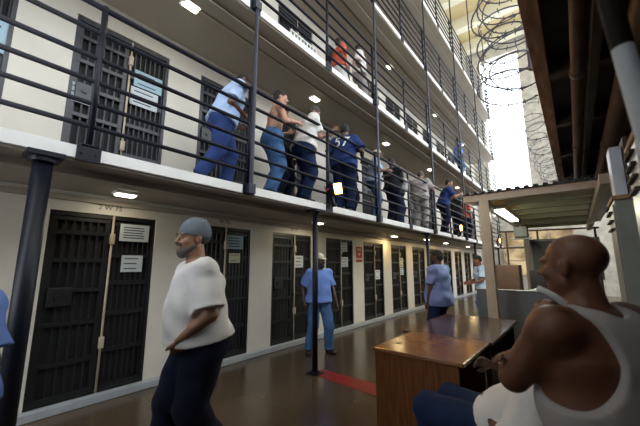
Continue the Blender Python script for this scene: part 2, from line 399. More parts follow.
for j, s in enumerate(('OUT', 'OF', 'BOUNDS')):
    text('lettering', s, .085, M['white'], rs, Matrix.Translation((.005, 0, .12-.12*j)) @ FACE_X)
bm_ = MB(); pp = [(-3.10, 3.60), (-1.85, 3.50), (-1.95, 3.84), (-3.10, 3.86)]
vs = [bm_.b.verts.new((x, y, z)) for z in (.001, .004) for x, y in pp]
bm_.b.faces.new(vs[4:]); [bm_.b.faces.new((vs[i], vs[(i+1) % 4], vs[4+(i+1) % 4], vs[4+i])) for i in range(4)]
tag(bm_.build('floor_marking', M['red']), 'red painted strip on the concrete floor by the black column', 'floor marking')
# ---------------------------------------------------------------- white grille and clothes on third tier
g = MB()
for k in range(9): g.box(0, .02, k*.085, k*.085+.035, 0, .55)
for z in (0, .27, .53): g.box(0, .025, 0, .72, z, z+.03)
g = g.build('white_grille', M['white'], None, False, (-3.50, 3.45, 5.08)); tag(g, 'white slatted grille standing behind the third tier railing', 'grille')
# ---------------------------------------------------------------- desks
r = empty('wooden_desk', (-1.225, 3.28, 0)); tag(r, 'low wooden desk with glossy orange-brown top nearest the camera', 'desk')
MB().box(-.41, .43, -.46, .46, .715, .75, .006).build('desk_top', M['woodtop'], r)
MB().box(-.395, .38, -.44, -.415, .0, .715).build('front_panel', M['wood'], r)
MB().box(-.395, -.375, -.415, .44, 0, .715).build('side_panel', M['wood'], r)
MB().box(-.385, .38, .415, .44, 0, .715).build('back_panel', M['wood'], r)
MB().box(-.05, -.03, -.415, .415, .1, .715).box(-.03, .30, -.40, -.385, .45, .70).build('inner_panel', M['desk_in'], r)
MB().box(.43, .436, -.455, .455, .722, .744).build('edge_strip', M['edge'], r)
MB().cyl((-.28, -.16, .75), (-.28, -.16, .753), .03).build('cable_grommet', M['desk_in'], r)
r = empty('dark_table', (-1.25, 4.62, 0)); tag(r, 'dark glossy table standing end to end behind the wooden desk', 'table')
MB().box(-.50, .50, -.87, .80, .715, .748, .006).build('table_top', M['darktop'], r)
for sx in (-.44, .40):
    for sy in (-.82, .72): MB().box(sx, sx+.05, sy, sy+.05, 0, .715).build('leg', M['desk_in'], r)
MB().box(-.45, .42, .74, .77, .2, .715).box(-.46, -.44, -.8, .74, .3, .715).build('modesty_panel', M['desk_in'], r)
r = empty('office_divider', (-.95, 6.5, 0)); tag(r, 'blue-grey half-height divider behind the cream post', 'divider')
MB().box(-.55, .95, -.04, .04, .06, 1.07, .008).build('panel', M['greypanel'], r)
MB().box(-.56, -.50, .05, 1.6, .06, 1.07, .008).build('side_panel', M['greypanel'], r)
MB().box(-.56, .96, -.05, .05, 1.07, 1.10, .006).build('top_rail', M['greypanel'], r)
MB().box(-.5, -.44, -.12, .12, 0, .06).box(.84, .9, -.12, .12, 0, .06).build('foot', M['desk_in'], r)
r = empty('brown_cabinet', (-1.2, 8.2, 0)); tag(r, 'tall brown wooden cabinet behind the divider', 'cabinet')
MB().box(-.22, .22, -.25, .25, 0, 1.53, .006).build('carcass', M['brownbox'], r)
MB().box(-.20, -.01, -.262, -.25, .05, 1.48).build('door', M['brownbox'], r); MB().box(.01, .20, -.262, -.25, .05, 1.48).build('door', M['brownbox'], r)
r = empty('office_chair', (-.66, 8.6, 0)); tag(r, 'black office chair beside the tall brown cabinet', 'chair')
MB().box(-.2, .2, -.04, .05, .85, 1.42, .035).build('backrest', M['blacksh'], r, True); MB().box(-.24, .24, -.5, .0, .46, .56, .03).build('seat', M['blacksh'], r, True)
b = MB().cyl((0, -.22, .08), (0, -.22, .46), .03)
for a in range(5): b.bar((0, -.22, .08), (.28*math.cos(a*1.257), -.22+.28*math.sin(a*1.257), .05), .04, .03).sph((.28*math.cos(a*1.257), -.22+.28*math.sin(a*1.257), .03), .03)
b.bar((0, 0, .5), (0, .02, .95), .05, .02).build('base', M['desk_in'], r)
r = empty('side_counter', (-.45, 7.55, 0)); tag(r, 'grey counter with papers right of the brown cabinet', 'counter')
MB().box(-.35, .75, -.3, .3, 1.0, 1.04, .005).build('counter_top', M['greypanel'], r); MB().box(-.33, .72, -.27, .27, 0, 1.0).build('body', M['greypanel'], r)
o = MB()
for k in range(6): o.box(-.16+.004*k, .15+.006*k, -.11, .11-.004*k, k*.006, k*.006+.005)
tag(o.build('paper_stack', M['paper'], None, False, (-.55, 7.45, 1.04)), 'loose stack of white papers on the grey counter', 'papers')
# ---------------------------------------------------------------- cage roof
r = empty('cage_frame', (0, 5.65, 0)); tag(r, 'cream painted steel frame with roof over the guards area', 'frame')
MB().box(-1.40, .62, -.05, .05, 2.58, 2.69, .004).build('front_beam', M['cage'], r)
MB().box(-1.16, -1.02, -.06, .08, .0, 2.58, .004).build('post', M['cage'], r)
MB().box(-1.16, -1.02, 5.3, 5.42, .0, 2.62, .004).build('post', M['cage'], r)
MB().box(.30, .40, -.9, 5.6, 2.46, 2.58, .004).build('side_beam', M['cage'], r)
MB().box(-1.15, -1.07, .05, 5.5, 2.52, 2.62, .004).build('side_beam', M['cage'], r)
for y in (.7, 1.4, 2.2, 3.1, 4.1, 5.3): MB().box(-1.1, .3, y-.05, y+.05, 2.60, 2.69).build('cross_beam', M['olive'], r)
c = MB(); n = 34; xs_ = np.linspace(-1.40, .62, n+1)
for i in range(n):
    z = 2.70 + (.03 if i % 2 else 0); c.box(xs_[i], xs_[i+1], -.12, 5.7, z, z+.004)
    c.box(xs_[i]-.002, xs_[i]+.002, -.12, 5.7, 2.70, 2.734)
c.build('corrugated_roof', M['corr'], r)
r = empty('fluorescent_light', (-1.0, 7.3, 2.50)); tag(r, 'bright fluorescent strip light under the cage roof', 'light')
MB().box(-.09, .09, -.95, .95, .03, .07, .004).build('housing', M['fascia'], r); MB().box(-.08, .08, -.92, .92, 0, .03, .01).build('diffuser', M['tube'], r)
l = bpy.data.lights.new('lamp', 'AREA'); l.shape = 'RECTANGLE'; l.size = .2; l.size_y = 1.8; l.energy = 70; l.color = (1, .97, .70)
o = bpy.data.objects.new('lamp', l); C.objects.link(o); o.parent = r; o.location = (0, 0, -.02)
r = empty('pipe_grid', (0, 12, 0)); tag(r, 'dark pipe framework across the far end of the cage', 'frame')
for z in (2.08, 2.62): MB().cyl((-1.95, 0, z), (.6, 0, z-.03), .025, n=8).build('rail', M['darkmetal'], r, True)
for x in (-1.74, -.88, .5): MB().cyl((x, 0, 0), (x, 0, 2.62), .028, n=8).build('upright', M['darkmetal'], r, True)
r = empty('wall_speaker', (-.93, 8.5, 2.28)); tag(r, 'dark boxy fixture hanging below the end of the fluorescent light', 'fixture')
MB().box(-.13, .13, -.1, .1, -.12, .12, .01).build('body', M['mesh'], r); MB().box(-.22, .2, -.04, .04, -.17, -.13).cyl((0, 0, .12), (0, 0, .33), .02).build('bracket', M['darkmetal'], r)
r = empty('notice_board', (-.25, 9, 1.72)); tag(r, 'black framed board standing behind the bald man\'s head', 'board')
MB().box(-.55, .65, -.02, .02, -.5, .36, .004).build('board', M['mesh'], r)
MB().box(-.58, .68, -.03, .03, .36, .41).box(-.58, -.55, -.03, .03, -.5, .36).box(.65, .68, -.03, .03, -.5, .36).build('frame', M['darkmetal'], r)
MB().box(-.5, -.46, -.03, .03, -1.72, -.5).box(.56, .6, -.03, .03, -1.72, -.5).build('leg', M['darkmetal'], r)
# ---------------------------------------------------------------- gun walk overhead
r = empty('gun_walk', (0, 0, 3.2)); tag(r, 'dark overhead gun walk with rusty edge beam, seen from below', 'gun walk')
MB().box(-.125, -.02, Y0+.1, 14.8, 0, .32, .006).build('edge_beam', M['rust'], r)
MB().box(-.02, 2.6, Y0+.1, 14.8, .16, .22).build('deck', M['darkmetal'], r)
for y in (2.05, 3.3, 4.6, 6.0, 7.6, 9.4, 11.4, 13.6): MB().box(-.02, 2.6, y-.05, y+.05, .0, .16).build('cross_beam', M['pipe'], r)
for x in (.28, .62): MB().box(x-.03, x+.03, Y0+.1, 14.8, -.03, .14).build('joist', M['darkmetal'], r)
for y in (-1.5, 4.6, 9.5, 14.5): MB().box(1.06, 1.16, y-.06, y+.06, -3.2, 0).build('post', M['darkmetal'], r)
for x, z, rr, s in ((.16, 3.06, .045, 'thinner brown pipe under the gun walk, nearest its rusty edge'), (.46, 3.02, .075, 'thick brown pipe running under the gun walk'), (.78, 3.08, .04, 'rightmost thin pipe under the gun walk')):
    o = MB().cyl((x, Y0+.1, z), (x, 14.7, z), rr, n=14)
    for y in np.arange(1, 14, 2.0): o.cyl((x, y, z), (x, y+.08, z), rr*1.2, n=14)
    tag(o.build('overhead_pipe', M['pipe'], None, True), s, 'pipe', 'pipes under the gun walk')
# razor wire
def coil(p0, p1, R, turns, r_=.006, barbs=True, seed=1):
    rnd = random.Random(seed)
    p0 = Vector(p0); p1 = Vector(p1); d = (p1-p0).normalized(); u = d.orthogonal().normalized(); v = d.cross(u)
    n = turns*26; pts = []; o = MB()
    for i in range(n+1):
        t = i/n; a = 2*math.pi*turns*t; rr = R*(1+.16*math.sin(a*.37+seed)+.07*math.sin(a*2.3))
        pts.append(p0.lerp(p1, t) + (u*math.cos(a)+v*math.sin(a))*rr + d*.12*R*math.sin(a*.71+seed))
    o.tube(pts, r_, 5)
    for i in range(0, n, 2):
        p = pts[i]; e = (pts[i+1]-p).normalized(); q = e.orthogonal().normalized(); q.rotate(Matrix.Rotation(rnd.random()*6, 3, e))
        o.bar(p-q*.028+e*.006, p+q*.028-e*.006, .010, .003)
    return o
r = empty('razor_wire', (-.36, 3.6, 3.3)); tag(r, 'stacked loops of razor wire hanging beside the gun walk edge', 'razor wire')
coil((0, 0, .0), (0, .15, 2.6), .27, 14, .008, seed=1).build('coil', M['wire'], r)
coil((.03, .03, .15), (0, .2, 2.9), .22, 11, .007, seed=5).build('coil', M['wire'], r)
MB().cyl((.2, 0, .2), (.2, 0, 4.5), .02, n=8).bar((.2, 0, .2), (.27, 0, .25), .03, .03).build('mast', M['wire'], r)
r = empty('razor_wire', (-.3, 5.2, 3.85)); tag(r, 'far run of razor wire stretched along the gun walk edge', 'razor wire')
coil((0, 0, 0), (.05, 9, .15), .24, 26, .005, seed=9).build('coil', M['wire'], r)
for y in (.6, 3, 6, 8.5): MB().bar((.18, y, -.33), (.18, y, .1), .02, .02).build('stay', M['wire'], r)
# ---------------------------------------------------------------- lockers
def locker(x0, x1, y0, y1, h, m, label, louv, grp='metal lockers'):
    r = empty('metal_locker', ((x0+x1)/2, (y0+y1)/2, 0)); tag(r, label, 'locker', grp)
    a, b = (x1-x0)/2, (y1-y0)/2
    MB().box(-a, a, -b, b, .03, h-.03, .004).build('body', m, r)
    MB().box(-a-.012, a+.012, -b-.012, b+.012, h-.03, h, .003).build('top_plate', M['lockrust'], r)
    MB().box(-a, a, -b, b, 0, .03).build('plinth', M['desk_in'], r)
    d = MB().box(-a-.012, -a, -b+.02, b-.02, .08, h-.06, .003).build('door', m, r)
    lv = MB()
    for z in louv: lv.bar((-a-.02, -b+.06, z), (-a-.02, b-.06, z), .022, .012)
    lv.build('louvers', M['desk_in'], d)
    MB().cyl((-a-.02, -b+.05, 1.05), (-a-.045, -b+.05, 1.05), .014).build('handle', M['edge'], r)
    MB().box(-a*.6, -a*.6+.05, -b-.004, -b, h-.16, h-.06).build('label_holder', M['lockrust'], r)
    return r
locker(.25, .72, 3.0, 3.42, 2.03, M['locker'], 'grey-green metal locker with rusty top right of the bald man', [1.80, 1.86, 1.92])
locker(.275, .76, 1.95, 2.30, 2.17, M['whitepanel'], 'pale louvred locker at the right edge of the photo', [1.90, 1.96, 2.02, 2.08])
o = MB()
for k in range(5): o.box(-.11+k*.045, -.08+k*.045, -.1, .1, 0, .44)
o.box(-.115, .115, -.1, .1, .0, .02).box(-.115, .115, -.1, .1, .2, .22)
tag(o.build('slatted_crate', M['pipe'], None, False, (.46, 3.18, 2.03)), 'brown slatted crate on top of the grey-green locker', 'crate')
o = MB().box(-.035, .035, -.10, .10, 0, .40, .004)
tag(o.build('metal_duct', M['whitepanel'], None, False, (.31, 3.26, 2.03)), 'pale upright metal duct standing on the locker left of the crate', 'duct')
r = empty('leaning_pole', (0, 0, 0)); tag(r, 'dark steel pole close to the lens at the upper right', 'pole')
def pz(z): return (.118+.030*(2.15-z)/.24*.55, .9, z)
MB().cyl(pz(2.02), pz(0.001), .020, n=20).build('highlight_lower_shaft', M['whitepanel'], r, True)  # pale colour stands in for the bluish highlight on the lower pole
MB().cyl(pz(2.02), pz(3.2), .0205, n=20).build('upper_shaft', M['steel'], r, True)
# ================================================================ people
def smin(a, b, k):
    h = np.clip(.5+.5*(b-a)/k, 0, 1); return b*(1-h)+a*h-k*h*(1-h)
def npa(v): return np.array(tuple(v), dtype=np.float32)
def nrm(v): v = npa(v); return v/max(1e-6, np.linalg.norm(v))
class P:   # one rounded limb: ends A,B with cross radii (side, front)
    def __init__(s, A, B, ra, rb, side=(1, 0, 0), k=.02, cut=None, rot=None, ax=None):
        s.A, s.B = npa(A), npa(B); s.ra = (ra, ra) if np.isscalar(ra) else ra; s.rb = (rb, rb) if np.isscalar(rb) else rb
        d = s.B-s.A; s.L = float(np.linalg.norm(d)); a = d/s.L if s.L > 1e-5 else npa((0, 0, 1))
        sd = npa(side); sd = sd-a*np.dot(sd, a)
        if np.linalg.norm(sd) < 1e-3: sd = npa((0, 1, 0)); sd = sd-a*np.dot(sd, a)
        s.a = a; s.s = sd/np.linalg.norm(sd); s.f = np.cross(a, s.s); s.k = k; s.cut = cut; s.ax = ax
        s.sub = False
    def bounds(s, pad):
        r = max(*s.ra, *s.rb, s.ax or 0)+pad; return np.minimum(s.A, s.B)-r, np.maximum(s.A, s.B)+r
    def dist(s, X, Y, Z, grow=0):
        px, py, pz = X-s.A[0], Y-s.A[1], Z-s.A[2]
        t = px*s.a[0]+py*s.a[1]+pz*s.a[2]; tc = np.clip(t, 0, s.L); u = tc/s.L if s.L > 1e-5 else tc*0
        da = t-tc; ds = px*s.s[0]+py*s.s[1]+pz*s.s[2]; df = px*s.f[0]+py*s.f[1]+pz*s.f[2]
        rs = s.ra[0]*(1-u)+s.rb[0]*u+grow; rf = s.ra[1]*(1-u)+s.rb[1]*u+grow
        rx = (s.ax+grow) if s.ax else np.minimum(rs, rf)
        k0 = np.sqrt((ds/rs)**2+(df/rf)**2+(da/rx)**2); k1 = np.sqrt((ds/rs**2)**2+(df/rf**2)**2+(da/rx**2)**2)
        d = np.where(k1 < 1e-4, -np.minimum(rs, rf), k0*(k0-1)/np.maximum(k1, 1e-4))
        if s.cut is not None:
            for (c, n_) in s.cut:
                d = np.maximum(d, (X-c[0])*n_[0]+(Y-c[1])*n_[1]+(Z-c[2])*n_[2])
        return d
def EL(c, r, side=(1, 0, 0), axis=(0, 0, 1), k=.02, sub=False):   # ellipsoid, radii (side, front, along axis)
    c = npa(c); e = nrm(axis)*1e-3; p = P(c-e, c+e, (r[0], r[1]), (r[0], r[1]), side, k, ax=r[2]); p.sub = sub; return p
def sdf_mesh(name, prims, res, mat_, parent, grow=0, noise=None, cuts=None, pad=.05):
    lo = np.min([p.bounds(grow)[0] for p in prims if not p.sub], axis=0)-res*2; hi = np.max([p.bounds(grow)[1] for p in prims if not p.sub], axis=0)+res*2
    if cuts is not None:
        for c, n_ in cuts:
            for i in range(3):
                if n_[i] > .98: hi[i] = min(hi[i], c[i]+3*res)
                if n_[i] < -.98: lo[i] = max(lo[i], c[i]-3*res)
    n = np.ceil((hi-lo)/res).astype(int)+1
    ax = [lo[i]+res*np.arange(n[i], dtype=np.float32) for i in range(3)]
    D = np.full(tuple(n), .2, dtype=np.float32)
    for p in prims:
        b0, b1 = p.bounds(pad+grow)
        i0 = np.clip(((b0-lo)/res).astype(int), 0, n); i1 = np.clip(((b1-lo)/res).astype(int)+2, 0, n)
        if (i1 <= i0).any(): continue
        sl = tuple(slice(i0[i], i1[i]) for i in range(3))
        X, Y, Z = ax[0][sl[0]][:, None, None], ax[1][sl[1]][None, :, None], ax[2][sl[2]][None, None, :]
        d = p.dist(X, Y, Z, 0 if p.sub else grow)
        D[sl] = -smin(-D[sl], d, p.k) if p.sub else smin(D[sl], d, p.k)
    X, Y, Z = ax[0][:, None, None], ax[1][None, :, None], ax[2][None, None, :]
    if noise is not None: D += noise(X, Y, Z)
    if cuts is not None:
        for c, n_ in cuts: D = np.maximum(D, (X-c[0])*n_[0]+(Y-c[1])*n_[1]+(Z-c[2])*n_[2])
    D = D.astype(np.float32); S = D < 0
    S[0] = S[-1] = False; S[:, 0] = S[:, -1] = False; S[:, :, 0] = S[:, :, -1] = False
    D = np.where(S, np.minimum(D, -1e-5), np.maximum(D, 1e-5))
    # surface nets
    m = tuple(n-1); acc = np.zeros((*m, 3), np.float32); cnt = np.zeros(m, np.float32)
    for axis in range(3):
        o = [i for i in range(3) if i != axis]
        for a in (0, 1):
            for b in (0, 1):
                s0 = [None]*3; s1 = [None]*3
                s0[o[0]] = slice(a, a+m[o[0]]); s0[o[1]] = slice(b, b+m[o[1]]); s1[o[0]] = s0[o[0]]; s1[o[1]] = s0[o[1]]
                s0[axis] = slice(0, m[axis]); s1[axis] = slice(1, m[axis]+1)
                d0, d1 = D[tuple(s0)], D[tuple(s1)]; cr = (d0 < 0) != (d1 < 0)
                t = np.where(cr, d0/np.where(cr, d0-d1, 1), 0)
                acc[..., axis] += t; acc[..., o[0]] += a*cr; acc[..., o[1]] += b*cr; cnt += cr
    act = cnt > 0; idx = np.full(m, -1, np.int64); idx[act] = np.arange(act.sum())
    loc = np.argwhere(act); verts = lo+res*(loc+acc[act]/cnt[act][:, None])
    quads = []
    for axis in range(3):
        o1, o2 = (axis+1) % 3, (axis+2) % 3
        s0 = [slice(1, m[i]) for i in range(3)]; s0[axis] = slice(0, m[axis]); s1 = list(s0); s1[axis] = slice(1, m[axis]+1)
        a0, a1 = S[tuple(s0)], S[tuple(s1)]; e = np.argwhere(a0 != a1)
        if not len(e): continue
        ins = a0[tuple(e.T)]; base = e.copy()
        for i in range(3):
            if i != axis: base[:, i] += 1
        def g(d1, d2):
            q = base.copy(); q[:, o1] -= d1; q[:, o2] -= d2; return idx[tuple(q.T)]
        q = np.stack([g(1, 1), g(0, 1), g(0, 0), g(1, 0)], 1); q[~ins] = q[~ins][:, ::-1]; quads.append(q)
    q = np.concatenate(quads); me = bpy.data.meshes.new(name)
    me.from_pydata([], [], []); me.vertices.add(len(verts)); me.vertices.foreach_set('co', verts.astype(np.float32).ravel())
    me.loops.add(len(q)*4); me.loops.foreach_set('vertex_index', q.astype(np.int32).ravel())
    me.polygons.add(len(q)); me.polygons.foreach_set('loop_start', np.arange(0, len(q)*4, 4, dtype=np.int32))
    me.polygons.foreach_set('use_smooth', np.ones(len(q), bool))
    me.update(calc_edges=True); me.validate(); me.materials.append(mat_)
    o = bpy.data.objects.new(name, me); C.objects.link(o); o.parent = parent
    return o
def ik(a, b, l1, l2, pole):
    a, b = npa(a), npa(b); d = b-a; L = np.linalg.norm(d); L2 = min(L, (l1+l2)*.999); d = d/max(L, 1e-6)
    b = a+d*L2; c = (l1*l1-l2*l2+L2*L2)/(2*L2); h = math.sqrt(max(0, l1*l1-c*c))
    p = npa(pole)-d*np.dot(npa(pole), d); p = nrm(p); return a+d*c+p*h, b
def folds(amp, seed=0, sc=1.0):
    def fn(X, Y, Z):
        a = np.sin(X*21*sc+2.1*np.sin(Z*9*sc+seed)+seed)*np.sin(Y*17*sc+1.7*np.sin(Z*13*sc+seed*2))
        b = np.sin((Z*31+X*14-Y*9)*sc+1.5*np.sin(X*19*sc+seed)); return amp*(.6*a+.5*b)
    return fn
def person(loc, face, label, h=1.75, res=.012, skinm='skin_tan', shirt=None, trouser='navy', hair='hair', hat=None, beard=None,
           lean=0, side=0, twist=0, head=(0, 0, 0), lh=None, rh=None, lfoot=(.11, .02), rfoot=(-.11, .02), hip=(0, 0, 0), lpole=(.5, 1, -.2), rpole=(-.5, 1, -.2),
           belly=0, fat=1.0, slv=.80, tank=False, seat=None, lcurl=.5, rcurl=.5, eyes=False, kpole=(0, -1, 0), ltoe=0, rtoe=0, z0=0, shirt_len=0, gender=None, headres=None, lfz=0, rfz=0, group=None, armf=1.0, headf=1.0, lhd=None, rhd=None, loose=1.0, stub=None):
    # local frame: facing -Y, left is +X. face = rotation about z in degrees
    k = h/1.74; R = empty('person', loc, math.radians(face)); tag(R, label, 'person', group)
    W = np.array
    sd = W([1., 0, 0]); pel = W([hip[0], hip[1], .95*k+hip[2]])
    ml = math.radians(lean); ms = math.radians(side); tw = math.radians(twist)
    sp = nrm((math.sin(ms), -math.sin(ml), math.cos(ml)*math.cos(ms)))     # spine direction
    sw = npa((math.cos(tw), math.sin(tw), 0)); sw = nrm(sw-sp*np.dot(sw, sp)); fr = np.cross(sw, -sp); fr = nrm(fr)   # shoulder side, chest front
    if fr[1] > 0 and abs(twist) < 80: fr = -fr
    waist = pel+sp*.16*k; chest = pel+sp*.33*k; nb = pel+sp*.50*k
    SL, SR = nb-sp*.055*k+sw*.175*k*fat**.3, nb-sp*.055*k-sw*.175*k*fat**.3
    HL, HR = pel+W([.095*k, 0, -.03*k]), pel+W([-.095*k, 0, -.03*k])
    F = fat
    body = [P(HL, HR, (.115*k, .13*k*F), (.115*k, .13*k*F), (0, 0, 1), .05), P(pel, waist, (.16*k*F, .115*k*F), (.145*k*F, .105*k*F), (1, 0, 0), .05),
            P(waist, chest, (.145*k*F, .105*k*F), (.165*k*F, .118*k*F), sw, .05), P(chest, nb-sp*.09*k, (.165*k*F, .115*k*F), (.15*k, .085*k), sw, .05),
            P(SL, SR, .062*k, .062*k, sw, .05), P(nb-sp*.03*k, SL+sp*.012*k, .055*k, .045*k, sw, .04), P(nb-sp*.03*k, SR+sp*.012*k, .055*k, .045*k, sw, .04)]
    torso = list(body)
    if belly:
        e = EL(waist+fr*(.07+.05*belly)*k+sp*(.0)*k, (.15*k*F, .11*k*(1+.35*belly), .15*k), sw, sp, .06); body.append(e); torso.append(e)
    for sgn in (1, -1):
        body.append(EL(chest+sw*sgn*.075*k+fr*.075*k+sp*.05*k, (.085*k, .05*k, .06*k), sw, sp, .04))
        body.append(EL(chest+sw*sgn*.085*k-fr*.075*k+sp*.06*k, (.075*k, .04*k, .09*k), sw, sp, .04))
        body.append(EL(pel+W([sgn*.08*k, .075*k, -.05*k]), (.085*k, .08*k, .095*k), k=.04))
    # head frame (yaw left +, pitch down +)
    hy, hp, hr = (math.radians(a) for a in head)
    hm = Matrix.Rotation(hy, 3, 'Z') @ Matrix.Rotation(hp, 3, 'X') @ Matrix.Rotation(hr, 3, 'Y')
    tilt = nrm(nrm(sp)*.35+W([0, -.12, 1]))
    hm3 = np.array(hm)
    hc = nb+sp*.045*k+nrm(tilt*.75+hm3@W([0, -.16, .5])) * .130*k
    def hp_(x, y, z): return hc+hm3@W([x, y, z])*k*headf
    hx, hyv, hzv = hm3@W([1, 0, 0]), hm3@W([0, 1, 0]), hm3@W([0, 0, 1])
    def HE(c, r, kk=.015, sub=False): return EL(hp_(*c), tuple(a*k*headf for a in r), hx, hzv, kk, sub)
    def HP(a, b, ra, rb, kk=.01): return P(hp_(*a), hp_(*b), ra*k*headf, rb*k*headf, hx, kk)
    HEAD = [HE((0, .018, .038), (.076, .097, .082)), HE((0, -.022, -.03), (.062, .068, .078), .025), HP((.04, .0, -.05), (.022, -.06, -.085), .03, .022, .02), HP((-.04, .0, -.05), (-.022, -.06, -.085), .03, .022, .02),
            HE((0, -.070, -.092), (.026, .022, .020), .018), HP((-.032, -.080, .028), (.032, -.080, .028), .013, .013, .012),
            HP((0, -.086, .018), (0, -.110, -.018), .0085, .0135, .01), HE((.012, -.096, -.024), (.010, .010, .008), .006), HE((-.012, -.096, -.024), (.010, .010, .008), .006),
            HE((.036, -.066, -.02), (.022, .022, .02), .02), HE((-.036, -.066, -.02), (.022, .022, .02), .02),
            HE((.030, -.095, .010), (.015, .012, .009), .010, True), HE((-.030, -.095, .010), (.015, .012, .009), .010, True),
            HP((-.017, -.090, -.052), (.017, -.090, -.052), .0075, .0075, .006), HP((-.015, -.087, -.064), (.015, -.087, -.064), .008, .008, .006),
            HE((.078, .012, -.004), (.010, .020, .032), .008), HE((-.078, .012, -.004), (.010, .020, .032), .008)]
    neck = [P(nb-sp*.03*k, hp_(0, .022, -.05), (.06*k*F, .062*k*F), (.055*k, .060*k), sw, .03)]
    body += neck+HEAD
    # arms
    ua, fa = .30*k, .255*k; arms = {}
    for sgn, S_, tgt, pole, curl, hd in ((1, SL, lh, lpole, lcurl, lhd), (-1, SR, rh, rpole, rcurl, rhd)):
        if tgt is None: tgt = S_+W([sgn*.07, -.06, -.52])*k
        else: tgt = W(tgt, dtype=float)
        E, Wr = ik(S_, tgt, ua, fa, pole); d = nrm(Wr-E)
        sf = nrm(np.cross(d, nrm(E-S_))+1e-4*W([0, 1, 0]))
        body += [EL(S_-sp*.01, (.062*k*F*armf, .062*k*F*armf, .07*k), sw, sp, .04), P(S_, E, (.052*k*F*armf, .056*k*F*armf), (.038*k*F*armf, .042*k*F*armf), sf, .03),
                 P(E, E+d*fa*.45, (.040*k*armf, .041*k*armf), (.040*k*armf, .036*k*armf), sf, .025), P(E+d*fa*.45, Wr, (.038*k*armf, .034*k*armf), (.027*k, .021*k), sf, .02)]
        # hand: palm normal toward body middle
        hdv = d if hd is None else nrm(hd)
        inn = nrm(W([-sgn, 0, 0])+.4*W([0, -1, 0])*0+1e-3); pn = inn-hdv*np.dot(inn, hdv); pn = nrm(pn)
        ks = np.cross(hdv, pn)*1.0
        if np.dot(ks, W([0, -1, .35])) < 0: ks = -ks      # thumb side to front/top
        ks = nrm(ks); q = k*1.02
        body.append(P(Wr+hdv*.02*q, Wr+hdv*.080*q, (.030*q, .015*q), (.040*q, .014*q), ks, .014))
        for fi, (off, ln) in enumerate(((.030, .074), (.010, .083), (-.010, .078), (-.029, .060))):
            b_ = Wr+hdv*.083*q+ks*off*q; ang = 0; r0 = .0092*q
            for s_, frac in enumerate((.45, .30, .25)):
                ang += curl*(.75 if s_ == 0 else .95); dd = nrm(hdv*math.cos(ang)+pn*math.sin(ang)); e_ = b_+dd*ln*q*frac
                body.append(P(b_, e_, r0, r0*.92, ks, .003)); b_ = e_; r0 *= .92
        t0 = Wr+hdv*.032*q+ks*.024*q+pn*.006*q; t1 = t0+nrm(hdv*.75+ks*.65+pn*.25)*.042*q; t2 = t1+nrm(hdv*.9+ks*.15+pn*.35*(1+curl))*.034*q
        body += [P(t0, t1, .015*q, .012*q, ks, .008), P(t1, t2, .0115*q, .0095*q, ks, .003)]
        arms[sgn] = (S_, E, Wr, d)
    # legs
    tl, sl = .44*k, .43*k; legs = {}
    for sgn, Hh, ft, fz, toe in ((1, HL, lfoot, lfz, ltoe), (-1, HR, rfoot, rfz, rtoe)):
        an = W([ft[0], ft[1], .085*k+fz]); Kn, An = ik(Hh, an, tl, sl, kpole)
        body += [P(Hh, Kn, (.090*k*F, .092*k*F), (.056*k, .060*k), (1, 0, 0), .04), P(Kn, Kn+(An-Kn)*.35, .056*k, .056*k, (1, 0, 0), .03), P(Kn+(An-Kn)*.3, An, .056*k, .036*k, (1, 0, 0), .03)]
        ta = math.radians(toe); fd = W([math.sin(ta), -math.cos(ta), 0]); body.append(P(An-W([0, 0, .045*k]), An+fd*.14*k-W([0, 0, .055*k]), .035*k, .026*k, (1, 0, 0), .02))
        legs[sgn] = (Hh, Kn, An, fd)
    sdf_mesh('body', body, res, M[skinm], R)
    # trousers
    tp = [P(HL, HR, (.12*k, .135*k*F), (.12*k, .135*k*F), (0, 0, 1), .05), P(pel-W([0, 0, .02]), pel+sp*.08*k, (.160*k*F, .120*k*F), (.150*k*F, .110*k*F), (1, 0, 0), .05)]
    for sgn in (1, -1):
        tp.append(EL(pel+W([sgn*.08*k, .075*k, -.05*k]), (.09*k, .085*k, .10*k), k=.04))
        Hh, Kn, An, fd = legs[sgn]
        tp += [P(Hh, Kn, (.098*k*F*loose, .10*k*F*loose), (.074*k*loose, .076*k*loose), (1, 0, 0), .03), P(Kn, An+(Kn-An)*.0, .074*k*loose, .064*k*loose, (1, 0, 0), .03, cut=[(An-nrm(An-Kn)*.0+W([0, 0, -.01]), nrm(An-Kn))])]
    wc = pel+sp*(.06 if shirt else .10)*k
    sdf_mesh('trousers', tp, res, M[trouser], R, grow=.012, noise=folds(.007, 3+len(label)), cuts=[(wc, sp)])
    # shoes
    for sgn in (1, -1):
        Hh, Kn, An, fd = legs[sgn]; b0 = An-fd*.05*k-W([0, 0, .045*k]); b1 = An+fd*.15*k-W([0, 0, .052*k])
        sdf_mesh('shoe', [P(b0, b1, (.046*k, .040*k), (.048*k, .030*k), (1, 0, 0), .02), P(An+W([0, 0, .0]), An-W([0, 0, .04*k]), .045*k, .048*k, (1, 0, 0), .02)], min(res, .012), M['shoe'], R, grow=.003, cuts=[(W([0, 0, An[2]-.084*k]), W([0, 0, -1]))])
